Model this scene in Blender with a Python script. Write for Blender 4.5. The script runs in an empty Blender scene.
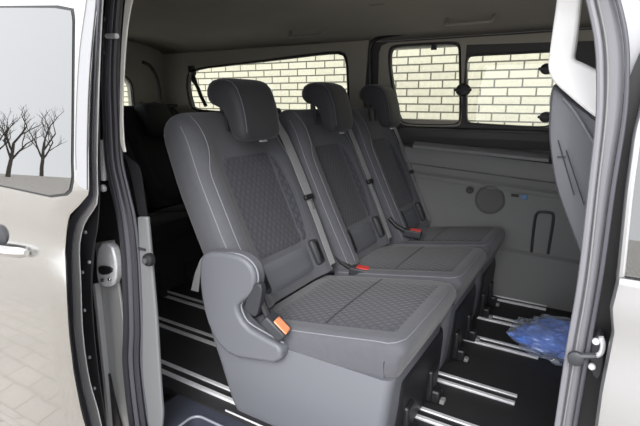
import bpy, bmesh, math, random
from mathutils import Vector, Matrix, noise
random.seed(4)
scene = bpy.context.scene
COL = scene.collection
# ------------------------------------------------------------------ camera, sky, exposure
FPX = 472.0
PITCH = math.atan(115 / 472); YAW = math.radians(31.3)
CAM = Vector((0, -.85, 1.05))          # X forward in the van, Y across to its far side, Z up from the cabin floor
RT = Vector((math.cos(YAW), math.sin(YAW), 0)); HZ = Vector((-math.sin(YAW), math.cos(YAW), 0)); ZU = Vector((0, 0, 1))
FW = HZ * math.cos(PITCH) - ZU * math.sin(PITCH); UPV = HZ * math.sin(PITCH) + ZU * math.cos(PITCH)
cd = bpy.data.cameras.new('camera'); cam = bpy.data.objects.new('camera', cd); COL.objects.link(cam)
cd.sensor_width = 36; cd.lens = FPX / 640 * 36; cd.clip_start = .02
m3 = Matrix((RT, UPV, -FW)).transposed()
cam.matrix_world = Matrix.Translation(CAM) @ m3.to_4x4()
scene.camera = cam
w = bpy.data.worlds.new('overcast_sky'); scene.world = w; w.use_nodes = True
nt = w.node_tree; bg = nt.nodes['Background']
tc = nt.nodes.new('ShaderNodeTexCoord'); sp = nt.nodes.new('ShaderNodeSeparateXYZ'); rp = nt.nodes.new('ShaderNodeValToRGB')
nt.links.new(tc.outputs['Generated'], sp.inputs[0]); nt.links.new(sp.outputs['Z'], rp.inputs[0]); nt.links.new(rp.outputs[0], bg.inputs[0])
rp.color_ramp.elements[0].position = .0; rp.color_ramp.elements[0].color = (.80, .82, .84, 1)
rp.color_ramp.elements[1].position = .5; rp.color_ramp.elements[1].color = (.95, .97, 1, 1)
bg.inputs[1].default_value = 2.15
sd = bpy.data.lights.new('hazy_sun', 'SUN'); so = bpy.data.objects.new('hazy_sun', sd); COL.objects.link(so)
sd.energy = 3.4; sd.angle = math.radians(40); sd.color = (1, .97, .93)
so.rotation_euler = (Vector((-.28, .74, -.56))).to_track_quat('-Z', 'Y').to_euler()
scene.view_settings.view_transform = 'Standard'; scene.view_settings.look = 'None'
scene.view_settings.gamma = 1; scene.view_settings.use_curve_mapping = False
scene.view_settings.exposure = .4

# ------------------------------------------------------------------ helpers
def ray(x, y): return FW + RT * ((x - 320) / FPX) - UPV * ((y - 213) / FPX)
def atY(x, y, Y): d = ray(x, y); return CAM + d * ((Y - CAM.y) / d.y)
def atZ(x, y, Z): d = ray(x, y); return CAM + d * ((Z - CAM.z) / d.z)
def atX(x, y, X): d = ray(x, y); return CAM + d * ((X - CAM.x) / d.x)

def mat(name, col, rough=.6, metal=0, bump=0, bscale=200, var=0, vscale=6, coat=0, spec=.5, sheen=0):
    m = bpy.data.materials.new(name); m.use_nodes = True; t = m.node_tree; b = t.nodes['Principled BSDF']
    b.inputs['Base Color'].default_value = (*col, 1); b.inputs['Roughness'].default_value = rough
    b.inputs['Metallic'].default_value = metal; b.inputs['Coat Weight'].default_value = coat
    b.inputs['Coat Roughness'].default_value = .04; b.inputs['Specular IOR Level'].default_value = spec
    b.inputs['Sheen Weight'].default_value = sheen
    c = t.nodes.new('ShaderNodeTexCoord')
    if bump:
        n = t.nodes.new('ShaderNodeTexNoise'); n.inputs['Scale'].default_value = bscale; n.inputs['Detail'].default_value = 3
        t.links.new(c.outputs['Object'], n.inputs['Vector'])
        q = t.nodes.new('ShaderNodeBump'); q.inputs['Strength'].default_value = bump; q.inputs['Distance'].default_value = .002
        t.links.new(n.outputs['Fac'], q.inputs['Height']); t.links.new(q.outputs[0], b.inputs['Normal'])
    if var:
        n = t.nodes.new('ShaderNodeTexNoise'); n.inputs['Scale'].default_value = vscale; n.inputs['Detail'].default_value = 5
        t.links.new(c.outputs['Object'], n.inputs['Vector'])
        r = t.nodes.new('ShaderNodeValToRGB')
        r.color_ramp.elements[0].position = .3; r.color_ramp.elements[1].position = .7
        r.color_ramp.elements[0].color = (*[k * (1 - var) for k in col], 1); r.color_ramp.elements[1].color = (*[min(1, k * (1 + var)) for k in col], 1)
        t.links.new(n.outputs['Fac'], r.inputs[0]); t.links.new(r.outputs[0], b.inputs['Base Color'])
    return m

def glass_mat(name, tint, refl_ior=1.5, film=None):
    m = bpy.data.materials.new(name); m.use_nodes = True; t = m.node_tree; t.nodes.clear()
    o = t.nodes.new('ShaderNodeOutputMaterial'); mx = t.nodes.new('ShaderNodeMixShader'); tr = t.nodes.new('ShaderNodeBsdfTransparent')
    g = t.nodes.new('ShaderNodeBsdfGlossy'); lw = t.nodes.new('ShaderNodeLayerWeight'); pw = t.nodes.new('ShaderNodeMath'); f = t.nodes.new('ShaderNodeMath')
    tr.inputs[0].default_value = (*tint, 1); g.inputs['Roughness'].default_value = .01 if film is None else film
    f0 = ((refl_ior - 1) / (refl_ior + 1)) ** 2          # Schlick reflectance, the same from both faces of the pane
    lw.inputs[0].default_value = .5; pw.operation = 'POWER'; pw.inputs[1].default_value = 5; f.operation = 'MULTIPLY_ADD'
    f.inputs[1].default_value = 1 - f0; f.inputs[2].default_value = f0
    t.links.new(lw.outputs['Facing'], pw.inputs[0]); t.links.new(pw.outputs[0], f.inputs[0])
    t.links.new(f.outputs[0], mx.inputs[0]); t.links.new(tr.outputs[0], mx.inputs[1]); t.links.new(g.outputs[0], mx.inputs[2]); t.links.new(mx.outputs[0], o.inputs[0])
    return m

def quilt_mat(name, c1, c2):
    """fabric embossed with a mesh of small elongated diamonds"""
    m = mat(name, c1, .85, sheen=.15); t = m.node_tree; b = t.nodes['Principled BSDF']
    uv = t.nodes.new('ShaderNodeUVMap'); s = t.nodes.new('ShaderNodeSeparateXYZ'); t.links.new(uv.outputs[0], s.inputs[0])
    def M(op, a, bb=None):
        n = t.nodes.new('ShaderNodeMath'); n.operation = op
        for i, v in enumerate((a, bb)):
            if v is None: continue
            if isinstance(v, (int, float)): n.inputs[i].default_value = v
            else: t.links.new(v, n.inputs[i])
        return n.outputs[0]
    u = M('MULTIPLY', s.outputs[0], 42.0); v = M('MULTIPLY', s.outputs[1], 26.0)
    p = M('PINGPONG', M('ADD', u, v), .5); q = M('PINGPONG', M('SUBTRACT', u, v), .5)
    h = M('MINIMUM', p, q)
    nz = t.nodes.new('ShaderNodeTexNoise'); nz.inputs['Scale'].default_value = 90; nz.inputs['Detail'].default_value = 2
    r = t.nodes.new('ShaderNodeValToRGB'); r.color_ramp.elements[0].position = .03; r.color_ramp.elements[1].position = .22
    r.color_ramp.elements[0].color = (*c2, 1); r.color_ramp.elements[1].color = (*c1, 1)
    t.links.new(h, r.inputs[0])
    t.links.new(r.outputs[0], b.inputs['Base Color'])
    bp = t.nodes.new('ShaderNodeBump'); bp.inputs['Strength'].default_value = .8; bp.inputs['Distance'].default_value = .006
    t.links.new(h, bp.inputs['Height']); t.links.new(bp.outputs[0], b.inputs['Normal'])
    return m

M = dict(
    fabric=mat('side_fabric', (.078, .081, .094), .8, bump=.25, bscale=400, var=.05, vscale=40, sheen=.2),
    panel=mat('plain_seat_fabric', (.085, .09, .102), .8, bump=.25, bscale=400, sheen=.2),
    head=mat('headrest_fabric', (.024, .024, .030), .7, bump=.25, bscale=350, sheen=.15),
    quilt=quilt_mat('quilted_fabric', (.056, .058, .072), (.036, .038, .048)),
    piping=mat('piping_thread', (.19, .195, .22), .6),
    plastic=mat('grey_plastic', (.115, .12, .138), .5, bump=.15, bscale=500),
    dplastic=mat('dark_plastic', (.03, .032, .038), .5, bump=.1, bscale=500),
    black=mat('black_plastic', (.011, .011, .013), .45),
    rubber=mat('rubber_seal', (.03, .03, .037), .42),
    rubber2=mat('rubber_seal_grey', (.07, .07, .085), .4),  # rubber2 is a lighter grey than the plain seal
    belt=mat('belt_webbing', (.30, .305, .32), .7, bump=.3, bscale=600),
    red=mat('red_button', (.62, .05, .045), .4), orange=mat('orange_button', (.75, .28, .14), .35),
    chrome=mat('bright_metal', (.75, .75, .77), .22, 1), alu=mat('brushed_aluminium', (.72, .73, .76), .42, .35, var=.08, vscale=60),
    floor=mat('floor_covering', (.012, .012, .014), .75, bump=.3, bscale=300, var=.15, vscale=14),
    step=mat('step_plastic', (.035, .039, .055), .45, bump=.2, bscale=400), stepl=mat('pale_step_edge', (.2, .21, .24), .4),  # stepl is a paler tone for the step rim
    lining=mat('headliner_cloth', (.33, .31, .272), .95, bump=.2, bscale=300, var=.03, vscale=5),
    trim=mat('wall_trim', (.185, .19, .19), .6, bump=.15, bscale=400), trimd=mat('dark_wall_trim', (.05, .048, .05), .6),
    pale=mat('pale_trim', (.36, .36, .37), .5), pillar=mat('pillar_trim', (.17, .17, .19), .45),
    white=mat('white_plastic', (.9, .9, .92), .4),
    paint=mat('silver_paint', (.46, .45, .435), .2, 1, coat=.6), jamb=mat('painted_jamb', (.40, .41, .41), .3, .15, coat=.8),
    frontpaint=mat('pale_silver_paint', (.46, .46, .47), .3, .9, coat=.5),
    clear=glass_mat('clear_glass', (.93, .95, .93)), tinted=glass_mat('tinted_glass', (.16, .17, .18), 2.1),
    bark=mat('tree_bark', (.06, .05, .04), .9), hedge=mat('hedge_leaf', (.05, .07, .03), .8),
)

def finish(o, m, parent=None, smooth=True, bevel=0, sub=0, seg=2):
    COL.objects.link(o); o.data.materials.append(m)
    if smooth:
        for p in o.data.polygons: p.use_smooth = True
    if bevel:
        b = o.modifiers.new('bevel', 'BEVEL'); b.width = bevel; b.segments = seg; b.limit_method = 'ANGLE'; b.angle_limit = math.radians(35)
        b.harden_normals = False
    if sub:
        s = o.modifiers.new('sub', 'SUBSURF'); s.levels = sub; s.render_levels = sub
    if smooth and not sub:
        try: o.data.set_sharp_from_angle(angle=math.radians(40))
        except Exception: pass
    if parent: o.parent = parent
    return o
def tag(o, label=None, cat=None, group=None, kind=None):
    if label: o['label'] = label
    if cat: o['category'] = cat
    if group: o['group'] = group
    if kind: o['kind'] = kind
    return o
def empty(name, loc=(0, 0, 0)):
    o = bpy.data.objects.new(name, None); COL.objects.link(o); o.location = loc; o.empty_display_size = .1; return o

class MB:
    def __init__(s): s.v = []; s.f = []; s.uv = None
    def add(s, v, f):
        k = len(s.v); s.v += [Vector(a) for a in v]; s.f += [[i + k for i in q] for q in f]; return s
    def box(s, c, d, rot=None):
        x, y, z = [k / 2 for k in d]; vs = []
        for a in (-x, x):
            for b in (-y, y):
                for e in (-z, z):
                    p = Vector((a, b, e)); vs.append((rot @ p if rot else p) + Vector(c))
        return s.add(vs, [(0, 1, 3, 2), (4, 6, 7, 5), (0, 4, 5, 1), (2, 3, 7, 6), (0, 2, 6, 4), (1, 5, 7, 3)])
    def prism(s, poly, ax, a, b):
        """extrude a 2D outline: ax 'y' -> points are (x,z); 'x' -> (y,z); 'z' -> (x,y)"""
        def p3(p, t): return {'y': (p[0], t, p[1]), 'x': (t, p[0], p[1]), 'z': (p[0], p[1], t)}[ax]
        n = len(poly); v = [p3(p, a) for p in poly] + [p3(p, b) for p in poly]
        f = [list(range(n)), list(range(2 * n - 1, n - 1, -1))] + [(i, i + n, (i + 1) % n + n, (i + 1) % n) for i in range(n)]
        return s.add(v, f)
    def band(s, L, R, th):
        """strip between two polylines of 3D points, given thickness th (vector)"""
        assert len(L) == len(R); n = len(L); th = Vector(th); v = list(L) + list(R) + [p + th for p in L] + [p + th for p in R]; f = []
        for i in range(n - 1):
            f += [(i, i + 1, n + i + 1, n + i), (2 * n + i, 3 * n + i, 3 * n + i + 1, 2 * n + i + 1), (i, 2 * n + i, 2 * n + i + 1, i + 1), (n + i, n + i + 1, 3 * n + i + 1, 3 * n + i)]
        f += [(0, n, 3 * n, 2 * n), (n - 1, 3 * n - 1, 4 * n - 1, 2 * n - 1)]
        return s.add(v, f)
    def tube(s, pts, r, seg=8, closed=False, flat=None):
        pts = [Vector(p) for p in pts]; n = len(pts); rings = []; up = None
        for i, p in enumerate(pts):
            a = pts[(i - 1) % n] if (closed or i) else p; b = pts[(i + 1) % n] if (closed or i < n - 1) else p
            t = (b - a).normalized()
            if up is None: up = t.orthogonal().normalized()
            up = (up - t * up.dot(t)).normalized(); sd_ = t.cross(up); rr = r[i] if isinstance(r, (list, tuple)) else r
            rings.append([p + (up * math.cos(q) + sd_ * math.sin(q)) * rr for q in [2 * math.pi * k / seg for k in range(seg)]])
        return s.rings(rings, closed)
    def rings(s, R, closed=False, caps=True):
        n = len(R); m = len(R[0]); v = [p for r in R for p in r]; f = []
        for i in range(n if closed else n - 1):
            for k in range(m):
                a, b = i * m + k, i * m + (k + 1) % m; c, d = ((i + 1) % n) * m + k, ((i + 1) % n) * m + (k + 1) % m
                f.append((a, b, d, c))
        if caps and not closed: f += [list(range(m))[::-1], list(range((n - 1) * m, n * m))]
        return s.add(v, f)
    def grid(s, P):
        n = len(P); m = len(P[0]); return s.add([p for r in P for p in r], [(i * m + k, i * m + k + 1, (i + 1) * m + k + 1, (i + 1) * m + k) for i in range(n - 1) for k in range(m - 1)])
    def build(s, name, m, parent=None, smooth=True, bevel=0, sub=0, uvs=None, solid=0, seg=2):
        me = bpy.data.meshes.new(name); me.from_pydata(s.v, [], s.f); me.update()
        b = bmesh.new(); b.from_mesh(me); bmesh.ops.recalc_face_normals(b, faces=b.faces)
        if uvs:
            l = b.loops.layers.uv.new('UVMap')
            b.verts.ensure_lookup_table()
            for fc in b.faces:
                for lp in fc.loops: lp[l].uv = uvs[lp.vert.index]
        b.to_mesh(me); b.free()
        o = bpy.data.objects.new(name, me)
        if solid:
            k = o.modifiers.new('solid', 'SOLIDIFY'); k.thickness = solid; k.offset = 0
        return finish(o, m, parent, smooth, bevel, sub, seg)

def plate(name, outer, holes, y, th, m, parent=None, axis='y', bevel=0):
    """flat wall with openings; outlines are (a,b) in the plane"""
    b = bmesh.new(); es = []
    def p3(p): return {'y': (p[0], y, p[1]), 'x': (y, p[0], p[1])}[axis]
    for lp in [outer] + holes:
        vs = [b.verts.new(p3(p)) for p in lp]
        es += [b.edges.new((vs[i], vs[(i + 1) % len(vs)])) for i in range(len(vs))]
    bmesh.ops.triangle_fill(b, use_beauty=True, use_dissolve=False, edges=es)
    g = bmesh.ops.extrude_face_region(b, geom=list(b.faces))
    dv = Vector({'y': (0, th, 0), 'x': (th, 0, 0)}[axis])
    for e in g['geom']:
        if isinstance(e, bmesh.types.BMVert): e.co += dv
    bmesh.ops.recalc_face_normals(b, faces=b.faces)
    me = bpy.data.meshes.new(name); b.to_mesh(me); b.free()
    return finish(bpy.data.objects.new(name, me), m, parent, True, bevel)
def rrect(x0, z0, x1, z1, r, n=5):
    o = []
    for cx, cz, a0 in ((x1 - r, z0 + r, -90), (x1 - r, z1 - r, 0), (x0 + r, z1 - r, 90), (x0 + r, z0 + r, 180)):
        for k in range(n + 1):
            a = math.radians(a0 + 90 * k / n); o.append((cx + r * math.cos(a), cz + r * math.sin(a)))
    return o
def inset(poly, d):
    cx = sum(p[0] for p in poly) / len(poly); cz = sum(p[1] for p in poly) / len(poly)
    mx = max(abs(p[0] - cx) for p in poly); mz = max(abs(p[1] - cz) for p in poly)
    return [(cx + (p[0] - cx) * (1 - d / mx), cz + (p[1] - cz) * (1 - d / mz)) for p in poly]
def smooth_poly(p, n=2):
    for _ in range(n):
        q = []
        for i in range(len(p)):
            a, b = p[i], p[(i + 1) % len(p)]
            q += [(a[0] * .75 + b[0] * .25, a[1] * .75 + b[1] * .25), (a[0] * .25 + b[0] * .75, a[1] * .25 + b[1] * .75)]
        p = q
    return p
def sstep(a, b, x): x = max(0, min(1, (x - a) / (b - a))); return x * x * (3 - 2 * x)
def spline(pts, n=6):
    """Catmull-Rom through 3D points"""
    P = [Vector(p) for p in pts]; P = [2 * P[0] - P[1]] + P + [2 * P[-1] - P[-2]]; o = []
    for i in range(1, len(P) - 2):
        for k in range(n):
            t = k / n; a, b, c, d = P[i - 1:i + 3]
            o.append(.5 * ((2 * b) + (c - a) * t + (2 * a - 5 * b + 4 * c - d) * t * t + (3 * b - a - 3 * c + d) * t ** 3))
    o.append(P[-2]); return o

def resamp(P, n):
    d = [0]
    for a, b in zip(P, P[1:]): d.append(d[-1] + (b - a).length)
    o = []; j = 0
    for k in range(n):
        t = d[-1] * k / (n - 1)
        while j < len(P) - 2 and d[j + 1] < t: j += 1
        o.append(P[j].lerp(P[j + 1], min(1, max(0, (t - d[j]) / max(1e-9, d[j + 1] - d[j])))))
    return o

# ------------------------------------------------------------------ ground and brick wall outside
GZ = -.58
def brick_mat(name, c1, c2, mort, bw, rh, msize, scale=1, wob=0, swap=False):
    m = mat(name, c1, .85); t = m.node_tree; b = t.nodes['Principled BSDF']
    tc = t.nodes.new('ShaderNodeTexCoord'); mp = t.nodes.new('ShaderNodeMapping'); t.links.new(tc.outputs['Object'], mp.inputs[0])
    if swap: mp.inputs['Rotation'].default_value = (math.radians(90), 0, 0)   # (x,z) -> texture plane
    br = t.nodes.new('ShaderNodeTexBrick'); br.inputs['Scale'].default_value = 1
    br.inputs['Brick Width'].default_value = bw; br.inputs['Row Height'].default_value = rh; br.inputs['Mortar Size'].default_value = msize
    br.inputs['Color1'].default_value = (*c1, 1); br.inputs['Color2'].default_value = (*c2, 1); br.inputs['Mortar'].default_value = (*mort, 1)
    br.inputs['Mortar Smooth'].default_value = .25; br.inputs['Bias'].default_value = 0
    nz = t.nodes.new('ShaderNodeTexNoise'); nz.inputs['Scale'].default_value = 7; nz.inputs['Detail'].default_value = 4; t.links.new(tc.outputs['Object'], nz.inputs[0])
    src = mp.outputs[0]
    if wob:
        va = t.nodes.new('ShaderNodeVectorMath'); va.operation = 'MULTIPLY_ADD'; va.inputs[1].default_value = (wob,) * 3
        t.links.new(nz.outputs['Color'], va.inputs[0]); t.links.new(mp.outputs[0], va.inputs[2]); src = va.outputs[0]
    t.links.new(src, br.inputs['Vector'])
    n2 = t.nodes.new('ShaderNodeTexNoise'); n2.inputs['Scale'].default_value = 30; n2.inputs['Detail'].default_value = 5; t.links.new(tc.outputs['Object'], n2.inputs[0])
    mx = t.nodes.new('ShaderNodeMixRGB'); mx.blend_type = 'MULTIPLY'; mx.inputs[0].default_value = .35
    t.links.new(br.outputs['Color'], mx.inputs[1]); t.links.new(n2.outputs['Fac'], mx.inputs[2]); t.links.new(mx.outputs[0], b.inputs['Base Color'])
    bp = t.nodes.new('ShaderNodeBump'); bp.inputs['Strength'].default_value = .6; bp.inputs['Distance'].default_value = .01; bp.invert = True
    t.links.new(br.outputs['Fac'], bp.inputs['Height']); t.links.new(bp.outputs[0], b.inputs['Normal'])
    return m
g = MB().add([(-30, -30, GZ), (30, -30, GZ), (30, 12, GZ), (-30, 12, GZ)], [(0, 1, 2, 3)]).build('paving_ground', brick_mat('interlocking_pavers', (.50, .475, .44), (.42, .40, .37), (.14, .125, .11), .22, .11, .008, wob=.03), smooth=False)
tag(g, kind='structure')
bw = MB().box((0, 3.6, 1.4), (24, .2, 3.98)).build('wall_outside', brick_mat('cream_brick', (.56, .53, .43), (.50, .47, .38), (.10, .095, .075), .225, .071, .0075, swap=True), smooth=False)
tag(bw, kind='structure')

# ------------------------------------------------------------------ van shell : floor, ceiling, walls
WY = 1.74
floor = MB().prism([(-2.95, .185), (-2.95, 1.80), (2.0, 1.80), (2.0, -.02), (.02, -.02), (.02, .185)], 'z', -.03, 0).build('floor', M['floor'], smooth=False); tag(floor, kind='structure')
und = MB().box((-.5, .88, -.30), (5.0, 1.66, .2)).build('underbody', M['black'], floor, False)

prof = [(-.06, 1.345), (0, 1.385), (.10, 1.425), (.3, 1.455), (.87, 1.475), (1.40, 1.455), (1.60, 1.43), (1.70, 1.405), (1.75, 1.37)]
P = [[Vector((x, y, z - .0 * x)) for y, z in prof] for x in (-2.98, -2.6, -2, -1, 0, 1.0, 1.6)]
P.append([Vector((1.97, y, z - .05)) for y, z in prof])
ceil = MB().grid(P).build('ceiling', M['lining'], solid=.02); tag(ceil, kind='structure')
seam = MB().tube(spline([(-2.7, 1.5, 1.447), (-1.6, 1.5, 1.442), (-.9, 1.5, 1.442), (.6, 1.5, 1.442)], 4), .004).build('seam', M['trimd'], ceil)
# outer roof skin
roofp = [(-.13, 1.33), (-.10, 1.40), (.0, 1.46), (.3, 1.51), (.87, 1.54), (1.5, 1.51), (1.80, 1.44), (1.86, 1.33)]
MB().grid([[Vector((x, y, z)) for y, z in roofp] for x in (-3.05, -2, -1, 0, 1, 1.98)]).build('roof_skin', M['frontpaint'], ceil, solid=.006)

def pxpoly(pts, Y): return [(atY(x, y, Y).x, atY(x, y, Y).z) for x, y in pts]
quarter = smooth_poly(pxpoly([(189, 90), (190, 74), (200, 69), (228, 66), (280, 60), (325, 54.5), (343, 54), (347, 62), (348, 85), (349, 106), (340, 109), (290, 112), (240, 114), (195, 112)], WY), 1)
pane1 = smooth_poly(pxpoly([(391, 62), (392, 50), (398, 47), (425, 45.5), (452, 44), (459, 46), (459.5, 58), (460, 90), (460, 115), (459, 123), (450, 124), (425, 124), (405, 123), (400, 117), (397, 100), (393, 80)], WY), 2)
pane2 = smooth_poly(pxpoly([(467, 75), (467, 57), (476, 56), (510, 54.5), (545, 52.5), (556, 52), (557, 60), (556, 90), (555, 118), (549, 126), (535, 126.5), (500, 124.5), (475, 123), (467, 122), (467, 108)], WY), 2)
frontw = rrect(.15, .85, .85, 1.22, .06)  # unseen front window, made smaller to let in less light
outer = [(-2.97, -.02), (1.95, -.02), (1.95, 1.36), (-2.97, 1.36)]
wl = plate('wall_left', outer, [quarter, inset(pane1, -.008), inset(pane2, -.008), frontw], WY, .02, M['trimd']); tag(wl, kind='structure')
plate('outer_skin', outer, [inset(quarter, -.06), inset(pane1, -.025), inset(pane2, -.015), frontw], WY + .04, .008, M['frontpaint'], wl)
for i, (pl, fr) in enumerate(((quarter, .016), (pane1, .010), (pane2, .010), (frontw, .015))):
    wf = plate('window_%d' % (i + 1), inset(pl, -.007), [inset(pl, .001)], WY - .016, .03, M['trimd'], bevel=.003); tag(wf, kind='structure')
    plate('glass_pane', inset(pl, -.004), [], WY + .021, .004, M['clear'], wf)
# upper lining panels around the windows (grey-brown, rear pillar and cant rail)
a1 = atY(372, 36, WY); a2 = atY(352, 50, WY)
plate('upper_lining', [(-2.96, .93), (-1.27, .93), (-1.24, 1.37), (-2.96, 1.37)], [inset(quarter, -.02)], WY - .014, .013, M['lining'], wl)
dfl = [(-1.175, .93), (-1.175, 1.30), (-1.16, 1.335), (-1.12, 1.35), (-.03, 1.35), (-.03, 1.30), (-.685, 1.315), (-.69, .93)]
plate('door_frame_lining', dfl, [inset(pane1, -.014)], WY - .014, .002, M['lining'], wl)
# aperture seal of the far sliding door
sl = [atY(x, y, WY - .02) for x, y in ((373, 133), (371, 100), (370, 65), (370, 50), (373, 42), (381, 37), (400, 34), (440, 30), (500, 25.5), (555, 21.5))]
MB().tube(spline(sl, 4), .011).build('aperture_seal', M['black'], wl)
# window catches
def catch(x, y, s=1):
    c = atY(x, y, WY - .02); o = MB()
    o.rings([[c + Vector((.03 * s * k * math.cos(t), -q, .026 * s * k * math.sin(t))) for t in [math.pi * 2 * j / 14 for j in range(14)]] for q, k in ((0, 1), (.012, 1), (.02, .8), (.022, .4))])
    o.box(c + Vector((.0, -.018, 0)), (.07 * s, .014, .014)); return o.build('window_catch', M['black'], wl, bevel=.002)
catch(463.5, 90, 1.3); catch(547, 69); catch(546, 117)
MB().box(atY(434, 46.5, WY - .012), (.03, .012, .035)).build('sensor_tab', M['dplastic'], wl, bevel=.003)
# ledge, ridged belt panel, lower panel
def pp(pts, Y): return pxpoly(pts, Y)
MB().prism([(WY + .03, .90), (WY - .05, .885), (WY - .055, .845), (WY - .03, .80), (WY + .03, .80)], 'x', -1.02, -.16).build('sill_frame', M['trimd'], wl, bevel=.006)
def lprism(name, pr, m, x0=-2.9, x1=-.02, drop=.0):
    """profile along the wall with a slight fall towards the front of the van"""
    n = 14; R = []
    for i in range(n + 1):
        x = x0 + (x1 - x0) * i / n; R.append([Vector((x, y, z - drop * (x + 1.0))) for y, z in pr])
    return MB().rings(R).build(name, m, wl)
lprism('ledge', [(WY + .02, .825), (WY - .045, .818), (WY - .068, .80), (WY - .066, .785), (WY + .02, .78)], mat('ledge_grey', (.23, .23, .24), .5), -.93, -.24, .05)
lprism('belt_panel', [(WY + .02, .79), (WY - .05, .785), (WY - .066, .74), (WY - .062, .70), (WY - .045, .69), (WY - .05, .675), (WY - .058, .66), (WY - .052, .645), (WY - .042, .64), (WY - .05, .62), (WY + .02, .60)], M['trim'], -2.9, -.02, .06)
lower = lprism('lower_panel', [(WY + .02, .655), (WY - .038, .65), (WY - .042, .40), (WY - .044, .30), (WY - .062, .285), (WY - .065, .10), (WY - .05, -.0), (WY + .02, -.0)], M['trim'], -2.9, -.05, .03)
# speaker grille: ring, dished centre
c = atY(489.5, 200, WY - .045); o = MB()
o.rings([[c + Vector((r * math.cos(t), q, r * math.sin(t))) for t in [math.pi * 2 * j / 28 for j in range(28)]] for q, r in ((.006, .078), (-.004, .076), (-.006, .070), (.0, .066), (.001, .03), (-.002, .004))])
gm = mat('speaker_mesh', (.115, .115, .117), .6, bump=1, bscale=500); o.build('speaker_grille', gm, wl)
c = atY(470, 190, WY - .045); o = MB(); o.rings([[c + Vector((r * math.cos(t), q, r * math.sin(t))) for t in [math.pi * 2 * j / 16 for j in range(16)]] for q, r in ((.006, .02), (-.004, .02), (-.006, .014), (-.002, .004))]); o.build('trim_plug', M['trimd'], wl)
c = atY(515, 195.5, WY - .045); MB().box(c, (.036, .006, .014)).build('dark_tag', M['black'], wl, bevel=.002)
c = atY(524, 197, WY - .045); MB().box(c, (.03, .006, .026)).build('blue_tag', mat('blue_label', (.10, .22, .42), .4), wl, bevel=.003)
# storage recess outline
o = MB(); q = [(531.5, 252), (533, 235), (535, 219), (537, 213.5), (541, 212), (549, 212.5), (553, 214.5), (553, 222), (550.5, 238), (548, 254)]
o.tube(spline([atY(x, y, WY - .045) for x, y in q], 4), .007); o.build('recess_outline', M['dplastic'], wl)
# the orange-ish glow on the trim near the floor is not drawn
# quarter/D pillar trim at the rear
cv = [atX(x, y, -2.80) for x, y in ((143, 62), (150, 66), (156, 76), (159, 88), (160, 100))]
MB().tube(spline(cv, 4), .012).build('rear_pillar_seal', M['black'], wl)

# rear wall with tailgate window
e = atX(131, 80, -2.96)
wr = plate('wall_rear', [(-.02, -.02), (1.8, -.02), (1.8, 1.37), (1.5, 1.46), (.87, 1.475), (.3, 1.46), (-.02, 1.37)], [rrect(.35, .86, e.y, 1.20, .09)], -2.96, -.05, M['lining'], axis='x'); tag(wr, kind='structure')
wf = plate('window_5', rrect(.335, .845, e.y + .012, 1.215, .1), [rrect(.35, .86, e.y, 1.20, .09)], -2.955, -.02, M['black'], axis='x'); tag(wf, kind='structure')
plate('glass_pane', rrect(.345, .855, e.y + .005, 1.205, .1), [], -2.975, -.004, M['clear'], wf, axis='x')

# near side body behind the opening (mostly hidden by the slid-back door)
wn = plate('wall_right', [(-2.97, -.3), (-1.56, -.3), (-1.56, 1.36), (-2.97, 1.36)], [rrect(-2.75, .78, -1.70, 1.18, .08)], -.03, .04, M['frontpaint']); tag(wn, kind='structure')
plate('inner_lining', [(-2.95, 0), (-1.56, 0), (-1.56, 1.36), (-2.95, 1.36)], [rrect(-2.75, .78, -1.70, 1.18, .08)], .012, .02, M['trimd'], wn)
plate('glass_pane', rrect(-2.76, .77, -1.69, 1.19, .08), [], -.02, .004, M['clear'], wn)
# header above the opening
hd = MB().box((-.6, -.055, 1.40), (1.35, .09, .07)).build('trim_1', M['frontpaint'], bevel=.012); tag(hd, kind='structure')
MB().box((-.6, -.02, 1.358), (1.3, .03, .022)).build('header_seal', M['rubber'], hd, bevel=.006)

# windscreen end, unseen; its opening is shrunk to cut light on the seats
ws = plate('wall_front', [(-.02, -.3), (1.8, -.3), (1.8, 1.40), (-.02, 1.40)], [rrect(.12, 1.0, 1.66, 1.30, .08)], 1.92, .04, M['trimd'], axis='x'); tag(ws, kind='structure')
wf = plate('window_6', rrect(.11, .99, 1.67, 1.31, .09), [rrect(.13, 1.01, 1.65, 1.29, .08)], 1.91, .02, M['black'], axis='x'); tag(wf, kind='structure')
plate('glass_pane', rrect(.115, .995, 1.665, 1.305, .09), [], 1.925, .004, M['clear'], wf, axis='x')

# ------------------------------------------------------------------ rear edge of the door opening (rear jamb)
def cols(lst, Y): return [atY(x, y, Y) for x, y in lst]
jamb = MB()
JY = .0
def stripe(name, Lp, Rp, Y, th, m, parent, bevel=.004, n=5):
    L = resamp(spline(cols(Lp, Y), n), 44); R = resamp(spline(cols(Rp, Y), n), 44)
    return MB().band(L, R, (0, th, 0)).build(name, m, parent, bevel=bevel)
jr = stripe('trim_2', [(100, -25), (97, 60), (97, 142), (99, 190), (103, 250), (106, 300), (109, 350), (112, 426), (113, 450)],
            [(130, -25), (121.5, 60), (120, 142), (128, 190), (141, 250), (145, 300), (147, 350), (152, 426), (154, 450)], .035, .004, M['black'], None, 0)
tag(jr, kind='structure')
plate('inner_post', [(-1.62, -.3), (-1.30, -.3), (-1.24, .3), (-1.27, .8), (-1.22, 1.36), (-1.62, 1.36)], [], .05, .01, M['black'], jr)
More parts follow.
